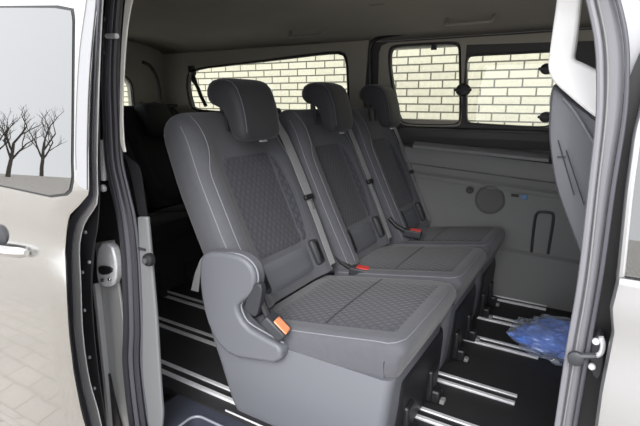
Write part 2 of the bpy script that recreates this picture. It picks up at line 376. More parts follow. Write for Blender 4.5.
# rubber weatherstrips (three parallel beads)
def bead(offs, r, m, Y=.0, name='weatherstrip'):
    base = [(118, -25), (113, 30), (111, 80), (112, 120), (114, 160), (120, 190), (126, 217), (130, 250), (132, 290), (133, 330), (132, 360), (135, 395), (139, 426), (143, 450)]
    pts = spline([atY(x + offs(y), y, Y) for x, y in base], 4)
    return MB().tube(pts, r).build(name, m, jr)
bead(lambda y: -5 - .004 * y, .0105, M['rubber'], -.005)
bead(lambda y: -1, .0085, M['rubber2'], -.010)
bead(lambda y: 2.5 + .006 * y, .009, M['rubber'], -.006)
bead(lambda y: 5.5 + .012 * y, .0055, M['rubber2'], .004)
# pale inner edge trim (upper), grey trim with stop (lower)
stripe('pale_edge_trim', [(128, -25), (123.5, 15), (120.5, 60), (119.5, 110), (120, 140), (123, 152)], [(139, -25), (129, 15), (124.5, 60), (122.5, 110), (123.5, 140), (125.5, 152)], -.004, .004, mat('cream_edge_trim', (.62, .60, .57), .5), jr, .001)
stripe('dark_pillar_trim', [(122, 152), (128, 165), (134, 190), (138, 215)], [(131, 160), (139, 168), (143, 190), (147, 218)], .02, .004, M['black'], jr, .001)
lt = stripe('lower_pillar_trim', [(137, 217), (139, 250), (141, 285), (142, 320), (142, 370), (146, 405), (148, 424), (149, 440)], [(147, 217), (150, 250), (153, 285), (156, 320), (159, 370), (161, 400), (162, 415), (160, 440)], .0, .012, mat('lower_pillar_grey', (.14, .145, .15), .5), jr, .004)
c = atY(151, 259, -.012)
def knob(c, r, m, name, parent, nrm=Vector((0, -1, 0)), prof=((0, 1), (.6, 1), (.9, .85), (1, .5))):
    u = nrm.orthogonal().normalized(); v = nrm.cross(u)
    return MB().rings([[c + nrm * (q * r) + (u * math.cos(t) + v * math.sin(t)) * (k * r) for t in [math.pi * 2 * j / 16 for j in range(16)]] for q, k in prof]).build(name, m, parent)
st = knob(c, .019, M['black'], 'stop_buffer', jr); knob(c + Vector((0, -.018, 0)), .009, M['trimd'], 'stop_screw', st)
MB().box(atY(142, 249, -.002), (.03, .006, .006)).build('trim_joint', M['dplastic'], jr)
# painted inner jamb with lock catch
stripe('painted_jamb', [(95, 243), (96, 262), (98, 290), (99, 330), (103, 370), (107, 400), (110, 430)], [(113, 240), (115, 262), (119, 290), (124, 330), (127, 370), (128, 400), (129, 430)], .028, .01, M['jamb'], jr, .003)
stripe('jamb_fold', [(92, 284), (96, 320), (99, 350), (103, 385), (107, 430)], [(95, 284), (99, 320), (102, 350), (106, 385), (110, 430)], .01, .02, M['pale'], jr, .002)
stripe('jamb_shadow_gap', [(108, 374), (110, 395), (112, 430)], [(109, 374), (114, 398), (122, 430)], .022, .006, M['black'], jr, 0)
lk = MB().prism(smooth_poly(pp([(96, 262), (98, 244), (110, 243), (116, 262), (115, 283), (108, 288), (99, 286), (96, 275)], 0), 1), 'y', .0, .028).build('lock_catch', M['alu'], jr, bevel=.006)
MB().prism(smooth_poly(pp([(99, 268), (102, 265), (113, 267), (113, 273), (102, 275)], 0), 1), 'y', -.006, .002).build('catch_slot', M['black'], lk, bevel=.001)
knob(atY(103, 280, -.004), .006, M['dplastic'], 'catch_bolt', lk); knob(atY(110, 279, -.004), .006, M['chrome'], 'catch_bolt', lk)
# support pin (silver) and upper bracket
rod = MB().tube([atY(103, 140, 0), atY(104, 180, 0)], .009).build('guide_rod', M['alu'], jr)
knob(atY(104.5, 188, .0), .011, M['alu'], 'guide_rod_end', jr)
ub = MB().prism(smooth_poly(pp([(98, 14), (104, 13), (110, 22), (110, 40), (107, 52), (101, 55), (99, 40)], .0), 1), 'y', -.012, .02).build('upper_bracket', M['black'], jr, bevel=.004)
for (x, y) in ((105, 19), (104, 52)): knob(atY(x, y, -.012), .008, M['dplastic'], 'bracket_bolt', ub)
MB().tube([atY(107, 36, -.02), atY(117, 36, -.02)], .007).build('striker_pin', M['alu'], ub)

# ------------------------------------------------------------------ sliding door, slid back along the outside
door = MB()
def skin_y(z):   # outward bulge: leaning glass above the beltline, fuller body below it
    if z > .72: return -.185 + .10 * (z - .72)
    return -.185 - .03 * sstep(.72, .52, z) + .012 * sstep(.5, .0, z) + .05 * sstep(.0, -.3, z)
# front edge of the skin as seen: pixel x per pixel row
fe = [(-30, 98), (0, 97), (47, 92), (90, 89), (142, 87.5), (180, 88), (194, 88), (205, 79), (216, 68), (228, 66), (252, 64), (300, 66), (334, 68), (375, 73), (411, 80), (426, 84), (470, 97)]
def lerp_tab(t, y):
    for (a, b), (c_, d) in zip(t, t[1:]):
        if a <= y <= c_: return b + (d - b) * (y - a) / (c_ - a)
    return t[0][1] if y < t[0][0] else t[-1][1]
rows = []; 
ys = list(range(-60, 176, 12)) + list(range(180, 240, 5)) + list(range(240, 520, 12))
for y in ys:
    x = lerp_tab(fe, y); p = atY(x, y, -.19)
    for _ in range(3): p = atY(x, y, skin_y(p.z))
    rows.append(p)
P = []
for p in rows:
    r = [Vector((p.x - .010, p.y + .012, p.z)), Vector((p.x - .004, p.y + .008, p.z)), Vector((p.x - .001, p.y + .003, p.z)), Vector((p.x - .01, p.y, p.z))]
    for k in range(1, 13): r.append(Vector((p.x - .01 - (1.1) * k / 12, skin_y(p.z), p.z)))
    P.append(r)
ds = MB().grid(P).build('door_1', M['paint']); tag(ds, kind='structure')
ds.modifiers.new('solid', 'SOLIDIFY').thickness = .004
# window glass + dark rim on the door
def onskin(x, y, off=0):
    p = atY(x, y, -.19)
    for _ in range(4): p = atY(x, y, skin_y(p.z) - off)
    return p
gl = [onskin(x, y) for x, y in ((72.5, 178), (72, 160), (72.5, 120), (73, 70), (73.5, 20), (72, 11), (66, 8.5), (50, 8), (20, 8), (0, 8))]
glo = [onskin(x, y) for x, y in ((72.5, 178), (70, 190), (62, 196), (50, 195), (30, 190), (0, 184))]
xr = min(p.x for p in gl) - .55
def pane(off, grow):
    top = [p.copy() for p in gl]; bot = [p.copy() for p in glo[1:]]
    pts = top[::-1] + bot                      # along the top forwards, down the front edge, back along the bottom
    zt = top[-1].z; zb = bot[-1].z; pts = [Vector((xr, 0, zt))] + pts + [Vector((xr, 0, zb))]
    cx = sum(p.x for p in pts) / len(pts); cz = (zt + zb) / 2; o = []
    for p in pts:
        x = p.x + (grow if p.x > cx else -grow); z = p.z + (grow if p.z > cz else -grow) * min(1, abs(p.z - cz) / .12); o.append(Vector((x, skin_y(z) - off, z)))
    return o
def sheet(pts, th, name, m, parent, nseg=10):
    # cut the outline into horizontal slices so the sheet follows the door's curve
    zs = sorted(set(round(p.z, 4) for p in pts)); V = []
    zmin, zmax = zs[0], zs[-1]; L = []; R = []
    for k in range(41):
        z = zmin + (zmax - zmin) * (k / 40) * .9996 + (zmax - zmin) * .0002; xs = []
        for i in range(len(pts)):
            a, b = pts[i], pts[(i + 1) % len(pts)]
            if (a.z - z) * (b.z - z) < 0: xs.append(a.x + (b.x - a.x) * (z - a.z) / (b.z - a.z))
        if len(xs) < 2: continue
        y = skin_y(z) - th; L.append(Vector((min(xs), y, z))); R.append(Vector((max(xs), y, z)))
    return MB().band(L, R, (0, .004, 0)).build(name, m, parent)
sheet(pane(0, .006), .001, 'window_seal', M['black'], ds)
dg = glass_mat('door_glass', (.03, .03, .035), 4.0); sheet(pane(0, 0), .003, 'door_glass', dg, ds)
# door handle near the front edge: bar, cap and scooped recess
hp = [onskin(x, y) for x, y in ((-20, 243), (0, 246), (18, 249), (31, 252))]
hd_ = MB()
o = MB().tube(spline([p + Vector((0, -.028 if i < 3 else -.012, .0)) for i, p in enumerate(hp)], 5), [.016] * 14 + [.013, .010]).build('door_handle', M['paint'], ds)
rc = onskin(-2, 236); MB().rings([[rc + Vector((.055 * k * math.cos(t), -.004 - q, .035 * k * math.sin(t))) for t in [math.pi * 2 * j / 24 for j in range(24)]] for q, k in ((-.01, 1), (0, 1), (.003, .8))]).build('handle_recess', M['dplastic'], ds)
# shut-line fold and door inner edge
def dstripe(name, Lp, Rp, Y, th, m, bevel=.003):
    return stripe(name, Lp, Rp, Y, th, m, ds, bevel, 4)
crl = [onskin(x, y, .0015) for x, y in ((88, -25), (86.5, 0), (80, 47), (77, 90), (75.5, 142), (76, 170))]
MB().tube(spline(crl, 4), .0013).build('crease', M['trim'], ds)
eb_l = [onskin(x, y, .001) for x, y in ((88.5, -25), (87, 0), (80.5, 47), (77.5, 90), (76, 142), (76.5, 170), (79, 186))]
eb_r = [onskin(x, y, .001) for x, y in ((96.5, -25), (95.5, 0), (91, 47), (88, 90), (86.5, 142), (86.5, 170), (86.5, 190))]
MB().band(spline(eb_l, 5), spline(eb_r, 5), (0, .002, 0)).build('edge_band', mat('painted_edge_shade', (.27, .275, .29), .5, .1), ds)  # greyer strip paints in the darker reflection of the turned door edge
dstripe('edge_seal', [(97, -25), (91, 47), (87, 142), (88, 180), (87, 196), (77, 210), (69, 222), (65.5, 252), (68, 300), (69, 334), (76, 380), (83, 415), (90, 450)],
        [(101, -25), (96, 47), (92, 142), (93, 180), (93, 198), (84, 212), (76, 225), (72, 252), (73, 300), (74.5, 334), (81, 380), (89, 415), (97, 450)], -.13, .004, M['rubber2'])
dstripe('edge_flange', [(100, -25), (95, 47), (92, 142), (92, 180), (92, 198), (83, 212), (75, 225), (71.5, 248), (72.5, 284), (74, 334), (81, 380), (89, 412), (97, 450)],
        [(104, -25), (100, 47), (97, 142), (97, 180), (97, 203), (88, 217), (82, 230), (79, 250), (80.5, 284), (82.5, 334), (89, 380), (98, 412), (106, 450)], -.115, .004, mat('door_edge_metal', (.55, .55, .56), .35, .3))
dstripe('door_inner_edge', [(102, -25), (96, 47), (94, 142), (94, 200), (86, 214), (78, 230), (74, 250), (75, 284), (77, 334), (84, 380), (93, 412), (100, 450)],
        [(103, -25), (99, 47), (99, 142), (99, 200), (97, 230), (93, 250), (91, 284), (94, 334), (99, 380), (104, 412), (109, 450)], -.09, .004, M['black'])
for (x, y) in ((86, 232), (90, 262), (83, 272), (85, 310), (90, 357), (95, 388)):
    knob(atY(x, y, -.093), .0055, M['trim'], 'edge_screw', ds)
dstripe('door_inner_panel', [(92, 190), (85, 230), (80, 300), (90, 400), (96, 440)], [(96, 190), (94, 230), (90, 300), (98, 400), (106, 440)], -.075, .01, M['dplastic'])
MB().box((-2.02, -.10, .5), (1.0, .04, 1.3)).build('inner_lining', M['dplastic'], ds, bevel=.02)

# ------------------------------------------------------------------ front edge of the opening (B pillar) and front door
bp = stripe('trim_3', [(650, 30), (636, 62), (624, 92), (617, 118), (603, 190), (592, 280), (581, 360), (571, 426), (567, 450)],
            [(672, 45), (656, 75), (645, 95), (640, 118), (630, 190), (620, 280), (612, 360), (600, 426), (596, 450)], .03, .05, M['black'], None, 0); tag(bp, kind='structure')
stripe('pillar_trim', [(585, -25), (593, 5), (600, 40), (602, 75), (601, 120), (594, 190), (584, 280), (572, 350), (560, 426), (556, 450)],
       [(606, -25), (616, 5), (623, 40), (624, 75), (621, 120), (610, 190), (598, 280), (586, 350), (573, 426), (569, 450)], .005, .05, M['pillar'], bp, .008)
ed = spline([atY(x, y, -.002) for x, y in ((583, -25), (591, 5), (598, 40), (600, 75), (599, 120), (591.5, 190), (581, 280), (569, 350), (557.5, 426), (554, 450))], 5)
MB().tube(ed, .0052).build('pillar_edge_bead', M['pillar'], bp)
ed = spline([atY(x, y, -.004) for x, y in ((591, -25), (599, 5), (606, 40), (608, 75), (606, 120), (598, 190), (588, 280), (576, 350), (563.5, 426), (560, 450))], 5)
MB().tube(ed, .0014).build('pillar_groove', M['trim'], bp)
ed = spline([atY(x, y, -.004) for x, y in ((609, -25), (619, 5), (626, 40), (627, 75), (624, 120), (613, 190), (600.5, 280), (588, 350), (575, 426), (571, 450))], 5)
MB().tube(ed, .0035).build('pillar_seal', M['rubber2'], bp)
MB().prism(pp([(600, -40), (690, -40), (690, 60), (640, 90), (612, 140), (600, 140)], .09), 'y', .09, .10).build('body_side', M['frontpaint'], bp)
# striker of the sliding door : plate, bolts and protruding round-headed pin
sp_ = MB().prism(smooth_poly(pp([(592, 340), (599, 334), (604, 340), (604, 360), (601, 378), (595, 380), (590, 368), (590, 350)], 0), 1), 'y', .0, .03).build('striker_plate', M['dplastic'], bp, bevel=.004)
for (x, y) in ((596, 341), (592, 366)): knob(atY(x, y, -.003), .0058, M['alu'], 'striker_bolt', sp_)
lp_ = MB().tube(spline([atY(x, y, -.006) for x, y in ((601, 337), (603, 344), (601, 353), (594, 356), (588, 356))], 4), .0042).build('striker_loop', M['alu'], sp_)
MB().tube([atY(596, 356, -.012), atY(578, 356, -.018)], .0055).build('striker_pin', M['dplastic'], sp_)
knob(atY(576, 357, -.012), .0130, M['dplastic'], 'striker_head', sp_, prof=((0, .9), (.3, 1), (.7, .95), (.9, .6)))

def fskin(z): return -.045 + .10 * max(0, z - .72) - .025 * sstep(.72, .5, z) + .02 * sstep(.3, -.3, z)
ft = [(-40, 664), (0, 661), (40, 655), (70, 650), (95, 643), (115, 638), (134, 633), (193, 625), (283, 616), (311, 609), (330, 612), (350, 608), (390, 600), (426, 595), (480, 588)]
P = []
for y in list(range(-40, 500, 12)):
    x = lerp_tab(ft, y); p = atY(x, y, -.045)
    for _ in range(3): p = atY(x, y, fskin(p.z))
    r = [Vector((p.x + .001, p.y + .03, p.z)), Vector((p.x, p.y + .008, p.z)), Vector((p.x + .004, p.y, p.z)), Vector((p.x + .012, p.y - .002, p.z))]
    for k in range(1, 13): r.append(Vector((p.x + .012 + 1.1 * k / 12, fskin(p.z) - .002, p.z)))
    P.append(r)
# split into body below the glass and frame around it
zg = atY(630, 282, -.05).z
low = [r for r in P if r[0].z < zg]; hi = [r for r in P if r[0].z >= zg]
fd = MB().grid([[Vector((p.x, fskin(zg) - .002 if j > 2 else p.y, zg)) for j, p in enumerate(low[0])]] + low).build('door_2', M['frontpaint']); tag(fd, kind='structure'); fd.modifiers.new('solid', 'SOLIDIFY').thickness = .003
L = [r[0] for r in hi]; R = [r[0] + Vector((.028, -.032, 0)) for r in hi]
# painted window frame: rear upright with swept upper corner
fr = MB().band([r[1] for r in hi] + [low[0][1]], [r[1] + Vector((.011, -.006, 0)) for r in hi] + [low[0][1] + Vector((.011, -.006, 0))], (0, .03, 0)).build('window_frame', M['frontpaint'], fd, bevel=.004)
gp = [r[1] + Vector((.009, .004, 0)) for r in hi] + [low[0][1] + Vector((.009, .004, 0))]
MB().band(gp, [Vector((.95, p.y, p.z)) for p in gp], (0, .004, 0)).build('door_glass', glass_mat('front_door_glass', (.16, .165, .18), 3.2), fd)
# ------------------------------------------------------------------ step well inside the opening
sw = empty('door_sill', (-.55, .09, 0)); tag(sw, kind='structure')
def loc(p, o): return Vector(p) - o.location
def local(mb, o):
    for v in mb.v: v -= o.location
    return mb
a = .10
stp = plate('step_surround', [(-1.24, -.04), (.02, -.04), (.02, .195), (-1.24, .195)], [rrect(-1.10, -.005, -.10, .135, .035)], 0, .02, M['step'])
# plate() builds in the xz plane; lay it flat
me = stp.data
for v in me.vertices: v.co = Vector((v.co.x, v.co.z, -.008 - v.co.y)) - sw.location
me.update(); stp.parent = sw; 
rim = rrect(-1.10, -.005, -.10, .135, .035)
local(MB().tube([(x, y, -.006) for x, y in rim], .0045, closed=True), sw).build('step_rim', M['stepl'], sw)
o = MB(); n = len(rim); R = [[Vector((x, y, -.008)) for x, y in rim], [Vector((x * .985 - .01, y * .9 + .006, -.17)) for x, y in rim]]
k = MB(); k.rings(R, caps=False); k.f.append(list(range(n, 2 * n)))
local(k, sw).build('step_well', M['step'], sw)
local(MB().box((-.40, .197, .001), (1.24, .006, .006)), sw).build('sill_strip', M['alu'], sw, bevel=.002)
local(MB().box((-.6, -.03, -.25), (1.3, .03, .42)), sw).build('rocker_panel', M['paint'], sw, bevel=.008)

# ------------------------------------------------------------------ floor rails
def rail(y, x1, label):
    r = empty('floor_rail', ((x1 - 2.9) / 2, y, 0)); L = x1 + 2.9
    tag(r, label, 'rail', 'aluminium seat rails let into the floor')
    MB().box((0, 0, .001), (L, .030, .006)).build('rail_slot', M['black'], r, False)
    for s in (-1, 1):
        MB().box((0, s * .023, .004), (L, .017, .010)).build('rail_flange', M['alu'], r, bevel=.002)
    return r
rail(.268, -.75, 'silver twin-track floor rail nearest the open side door, left of the front seat base')
rail(.53, -.13, 'silver twin-track floor rail passing under the nearest seat, second from the side door')
rail(.775, -.17, 'silver twin-track floor rail ending in front of the nearest seat, third from the side door')
rail(1.145, -.14, 'silver twin-track floor rail running under the near edge of the plastic bag')
rail(1.395, -.14, 'silver twin-track floor rail running into the middle of the plastic bag')
rail(1.665, -.17, 'silver twin-track floor rail along the far wall, beyond the plastic bag')

# ------------------------------------------------------------------ passenger seat
BD = Vector((-.315, 0, .66)).normalized(); BN = Vector((.66, 0, .315)).normalized(); BL = .745; B0 = Vector((-.108, 0, .345)); KW = 1.15
def back_w(t): return (.232 + .012 * sstep(0, .4, t) - .018 * sstep(.6, 1, t)) * KW
TT = [0, .03, .08, .15, .22, .3, .38, .46, .54, .62, .70, .77, .83, .88, .92, .955, .98, .995, 1.0]
def back_th(t): return .15 - .015 * t
def topk(t): return math.sqrt(max(0, 1 - (max(0, t - .88) / .12) ** 2.2)) if t > .88 else 1
def bolster(u, t): return .030 * sstep(.50, .80, abs(u)) * (1 - .8 * sstep(.82, .98, t)) - .012 * (1 - sstep(.5, .7, abs(u))) * (1 - sstep(.8, 1, t))
def back_pt(u, t, lift=0):
    """front surface of the backrest, u -1..1 across, t 0..1 up"""
    w_ = back_w(t); th = back_th(t); n = 4.5; k = topk(t)
    e = (1 - abs(min(1, abs(u))) ** n) ** (1 / n)
    wt = w_ * (.80 + .20 * k)
    return B0 + BD * (t * BL) + Vector((0, u * wt, 0)) + BN * (-th / 2 + th / 2 * e * (.25 + .75 * k) + bolster(u, t) * e + lift)
def make_back(parent):
    R = []
    for t in TT:
        w_ = back_w(t); th = back_th(t); k = topk(t); wt = w_ * (.80 + .20 * k); ring = []
        for j in range(44):
            a = 2 * math.pi * j / 44; cs, sn = math.cos(a), math.sin(a); n = 4.5
            u = math.copysign(abs(cs) ** (2 / n), cs); q = math.copysign(abs(sn) ** (2 / n), sn)
            off = q * th / 2 * (.25 + .75 * k)
            if q > 0: off += bolster(u, t) * q
            ring.append(B0 + BD * (t * BL) + Vector((0, u * wt, 0)) + BN * (-th / 2 + off))
        R.append(ring)
    return MB().rings(R).build('backrest', M['fabric'], parent)
CL = .555; CX = -.07
def cush_pt(u, s, lift=0):
    """top surface of the cushion, u across, s 0..1 to the front"""
    hw = (.236 + .006 * math.sin(s * 3.1)) * 1.13; n = 4.5; e = (1 - min(1, abs(u)) ** n) ** (1 / n)
    k = math.sqrt(max(0, 1 - (max(0, s - .91) / .09) ** 2.4))
    z = .260 + .085 * s + .07 * e * (.2 + .8 * k) + .010 * sstep(.75, .9, abs(u)) * e * (1 - sstep(.8, 1, s)) + lift
    return Vector((CX + CL * s, u * hw * (.93 + .07 * k), z))
def make_cushion(parent):
    R = []
    for s in [0, .05, .15, .25, .35, .45, .55, .65, .75, .82, .88, .92, .95, .975, .99, 1.0]:
        hw = (.236 + .006 * math.sin(s * 3.1)) * 1.13; k = math.sqrt(max(0, 1 - (max(0, s - .91) / .09) ** 2.4)); ring = []
        for j in range(44):
            a = 2 * math.pi * j / 44; cs, sn = math.cos(a), math.sin(a); n = 4.5
            u = math.copysign(abs(cs) ** (2 / n), cs); q = math.copysign(abs(sn) ** (2 / n), sn)
            z = .260 + .085 * s + .07 * q * (.2 + .8 * k if q > 0 else 1.25)
            if q > 0: z += .010 * sstep(.75, .9, abs(u)) * q * (1 - sstep(.8, 1, s))
            ring.append(Vector((CX + CL * s - (.02 * (1 - q) if s > .9 else 0), u * hw * (.93 + .07 * k), z)))
        R.append(ring)
    return MB().rings(R).build('cushion', M['fabric'], parent)
def patch(fn, u0, u1, t0, t1, nu, nt_, name, m, parent, shape=None, sx=.47, sy=.7, lift=.003):
    V = []; uv = []
    for i in range(nt_ + 1):
        t = t0 + (t1 - t0) * i / nt_; row = []
        f = shape(i / nt_) if shape else 1
        for j in range(nu + 1):
            u = (u0 + (u1 - u0) * j / nu) * f
            edge = min(i, nt_ - i, j, nu - j)
            row.append(fn(u, t, -.006 if edge == 0 else lift)); uv.append((u * sx / 2 * 1.0, t * sy))
        V.append(row)
    return MB().grid(V).build(name, m, parent, uvs=uv)
def seat(name, label):
    r = empty(name); tag(r, label, 'seat')
    b = make_back(r)
    shp = lambda v: (.90 + .10 * math.sin(v * math.pi)) * (1 - .22 * max(0, (v - .86) / .14) ** 2.5 - .05 * v) * (1 - .12 * max(0, (.06 - v) / .06) ** 2)
    patch(lambda u, t, l=0: back_pt(u + .05, t, l), -.64, .64, .205, .75, 22, 34, 'quilted_insert', M['quilt'], b, shp)
    pi = M['piping']
    for s in (-1, 1):
        MB().tube([back_pt(s * .965, t, .0) for t in [x * .9 / 24 + .02 for x in range(25)]], .0019, 6).build('seam_piping', pi, b)
        MB().tube([back_pt(s * (.84 - .10 * sstep(.66, .80, t) + .06 * sstep(.9, 1, t)), t, .001) for t in [x * .95 / 30 + .02 for x in range(31)]], .0017, 6).build('seam_piping', pi, b)
        MB().tube([back_pt(.05 + s * .65 * shp((t - .205) / .55), t, .001) for t in [.205 + .545 * x / 24 for x in range(25)]], .0015, 6).build('seam_piping', M['panel'], b)
    patch(back_pt, -.58, .58, .03, .195, 12, 6, 'lower_panel', M['plastic'], b, lift=.010)
    for s in (-1, 1):   # black belt slots either side of it
        c = back_pt(s * .68, .13, -.012); rot = Matrix((BN, Vector((0, 1, 0)), BD)).transposed()
        bz = MB().box(c, (.035, .05, .11), rot).build('belt_bezel', M['dplastic'], r, bevel=.012, seg=3)
        MB().box(c + BN * .014, (.012, .030, .08), rot).build('bezel_slot', M['black'], bz, bevel=.005)
    # headrest from its side profile
    pr = smooth_poly([(-.252, .915), (-.256, .97), (-.272, 1.04), (-.302, 1.103), (-.36, 1.122), (-.42, 1.112), (-.443, 1.075), (-.43, 1.038), (-.385, 1.022), (-.35, 1.01), (-.325, .955), (-.31, .905), (-.275, .895)], 1)
    cx = sum(p[0] for p in pr) / len(pr); cz = sum(p[1] for p in pr) / len(pr); R = []
    for y, k in ((-.114, .55), (-.112, .72), (-.107, .86), (-.097, .95), (-.078, .99), (-.04, 1.0), (0, 1.005), (.04, 1.0), (.078, .99), (.097, .95), (.107, .86), (.112, .72), (.114, .55)):
        R.append([Vector((cx + (x - cx) * k, y, cz + (z - cz) * k)) for x, z in pr])
    h = MB().rings(R).build('headrest', M['head'], r)
    for s in (-1, 1):
        MB().tube([Vector((cx + (x - cx) * .958 - .0, s * .096, cz + (z - cz) * .958)) for x, z in pr[:14]], .0016, 6).build('headrest_stitching', mat('stitch_thread', (.12, .12, .15), .6) if 'stitch_thread' not in bpy.data.materials else bpy.data.materials['stitch_thread'], h)
        MB().tube([(-.40, s * .05, 1.04), (-.395, s * .05, 1.0), (-.385, s * .05, .93)], .006).build('headrest_post', M['black'], r)
        MB().tube([(-.395, s * .06, 1.0), (-.397, s * .06, 1.022)], .013).build('post_collar', M['black'], r)
    MB().box((-.285, .03, .893), (.012, .035, .006)).build('headrest_button', M['alu'], h, bevel=.001)
    c = make_cushion(r)
    patch(cush_pt, -.82, .78, .05, .93, 24, 20, 'cushion_insert', M['quilt'], c, lambda v: 1 - .04 * max(0, (v - .9) / .1) ** 2, .48, .6, lift=.0025)
    MB().tube([cush_pt(u, .48, .005) for u in [x / 10 * .78 for x in range(-10, 11)]], .0016, 6).build('cushion_seam', M['head'], c)
    path = [cush_pt(-.955, s) for s in [x / 20 * .86 + .03 for x in range(21)]] + [cush_pt(-.93, .93), cush_pt(-.85, .96), cush_pt(-.7, .968), cush_pt(-.4, .97), cush_pt(0, .972), cush_pt(.4, .97), cush_pt(.7, .968), cush_pt(.85, .96), cush_pt(.93, .93)] + [cush_pt(.955, .86 - x / 20 * .8) for x in range(21)]
    MB().tube(path, .0017, 6).build('cushion_piping', pi, c)
    # belt: webbing from shoulder, guide, tongue, lower run into the gap
    Yb = .86; bl = MB(); top = [back_pt(Yb, t, .018) + Vector((0, 0, 0)) for t in (.96, .9, .8, .7, .6, .5, .44)]
    top = [back_pt(Yb, 1.0, -.05)] + top
    bl.band([p - Vector((0, .027, 0)) for p in top], [p + Vector((0, .027, 0)) for p in top], BN * .002)
    be = bl.build('seat_belt', M['belt'], r)
    p = back_pt(Yb, .43, .016); rot = Matrix((BN, Vector((0, 1, 0)), BD)).transposed()
    MB().box(p, (.016, .062, .022), rot).build('belt_guide', M['black'], be, bevel=.006, seg=3)
    MB().box(p + BD * -.035, (.006, .018, .04), rot).build('belt_tongue', M['trim'], be, bevel=.003)
    lo = [back_pt(Yb, t, .012) for t in (.42, .3, .2, .1, .03)]
    MB().band([q - Vector((0, .019, 0)) for q in lo], [q + Vector((0, .019, 0)) for q in lo], BN * .002).build('lower_belt', M['belt'], be)
    MB().prism([(-.45, 1.005), (-.36, 1.01), (-.36, .985), (-.44, .975)], 'y', .19, .255).build('belt_outlet', M['dplastic'], r, bevel=.008)
    # base: valance, front leg blocks
    R = []
    for z, x0, x1, hw in ((.0, -.13, .415, .300), (.03, -.14, .425, .305), (.16, -.19, .44, .300), (.24, -.24, .445, .285), (.28, -.26, .45, .275)):
        pl_ = rrect(x0, -hw, x1, .20, .035, 4); R.append([Vector((x, y, z)) for x, y in pl_])
    base = MB().rings(R).build('base', M['plastic'], r)
    MB().prism([(.37, .0), (.44, .0), (.452, .20), (.448, .245), (.37, .25)], 'y', -.20, .215).build('front_fascia', M['black'], r, bevel=.02, seg=3)
    for y in (-.13, .10):
        f = MB().box((.45, y, .03), (.07, .045, .05)).box((.44, y, .07), (.04, .06, .12)).build('leg', M['black'], r, bevel=.008)
        MB().box((.49, y, .014), (.02, .03, .016)).build('foot_latch', M['trim'], f, bevel=.004)
    return r
def side_cover(r, Yw, Yl, m):
    """rounded plastic shell on the outer side, holding recliner and lever; outline measured at Yw"""
    out = [(204, 262), (207, 252), (220, 250), (242, 253), (254, 261), (260, 274), (258, 292), (246, 300), (240, 306), (249, 324), (268, 335), (286, 344), (285, 361), (262, 358), (236, 354), (220, 338), (210, 315), (205, 288)]
    ox = r.location.x; pl_ = [(x - ox, z) for x, z in smooth_poly(pp(out, Yw), 1)]
    cv_ = MB().prism(pl_, 'y', Yl - .03, Yl + .03).build('side_cover', m, r, bevel=.012, seg=4)
    return cv_
s1 = seat('passenger_seat', 'nearest grey patterned passenger seat, its rounded plastic side cover facing the open door')
s1.location = (-.88, .52, 0)
for k in s1.children:
    if k.name not in ('cushion', 'base', 'leg', 'leg.001', 'front_fascia'): k.location.x += .05; k.location.y += .022
# --- details only the nearest seat shows
cv_ = side_cover(s1, .23, -.285, M['plastic'])
lv = [(262, 262), (272, 275), (272, 300), (268, 322), (262, 318), (256, 312), (248, 308), (258, 300), (262, 285)]
pl_ = [(x + .88, z) for x, z in smooth_poly(pp([(250, 296), (256, 288), (258, 281), (266, 283), (264, 300), (260, 316), (254, 312), (248, 307)], .215), 1)]
MB().prism(pl_, 'y', -.325, -.30).build('recliner_lever', M['dplastic'], cv_, bevel=.004)
ed = [p_ - s1.location for p_ in spline([atY(x, y, .221) for x, y in ((213, 252), (238, 254), (250, 260), (257, 270), (258, 283), (251, 295), (242, 303), (243, 312), (250, 323), (270, 335), (284, 343))], 5)]
MB().tube(ed, .003).build('cover_edge', M['piping'], cv_)
def buckle(r, px, py, Yw, button, ang=95):
    """belt buckle: stalk, housing, coloured release button on its upper end"""
    rot = Matrix.Rotation(math.radians(12 if ang > 90 else 0), 3, 'Z') @ Matrix.Rotation(math.radians(ang), 3, 'Y')
    sc = Matrix.Diagonal((1, 1 / r.scale.y, 1)); w0 = atY(px, py, Yw) - r.location
    P_ = lambda v: sc @ (w0 + rot @ Vector(v))
    def bxx(c, d): 
        m_ = MB().box(c, d); m_.v = [P_(v) for v in m_.v]; return m_
    bk = bxx((0, 0, 0), (.036, .058, .085)).build('buckle', M['dplastic'], r, bevel=.007, seg=3)
    bxx((-.014 if ang > 90 else .014, 0, .012), (.014, .040, .055)).build('release_button', button, bk, bevel=.004)
    MB().tube([P_((-.0, 0, -.03)), P_((-.02, .01, -.09)), P_((-.05, .02, -.13))], .012).build('stalk', M['black'], bk)
    return bk
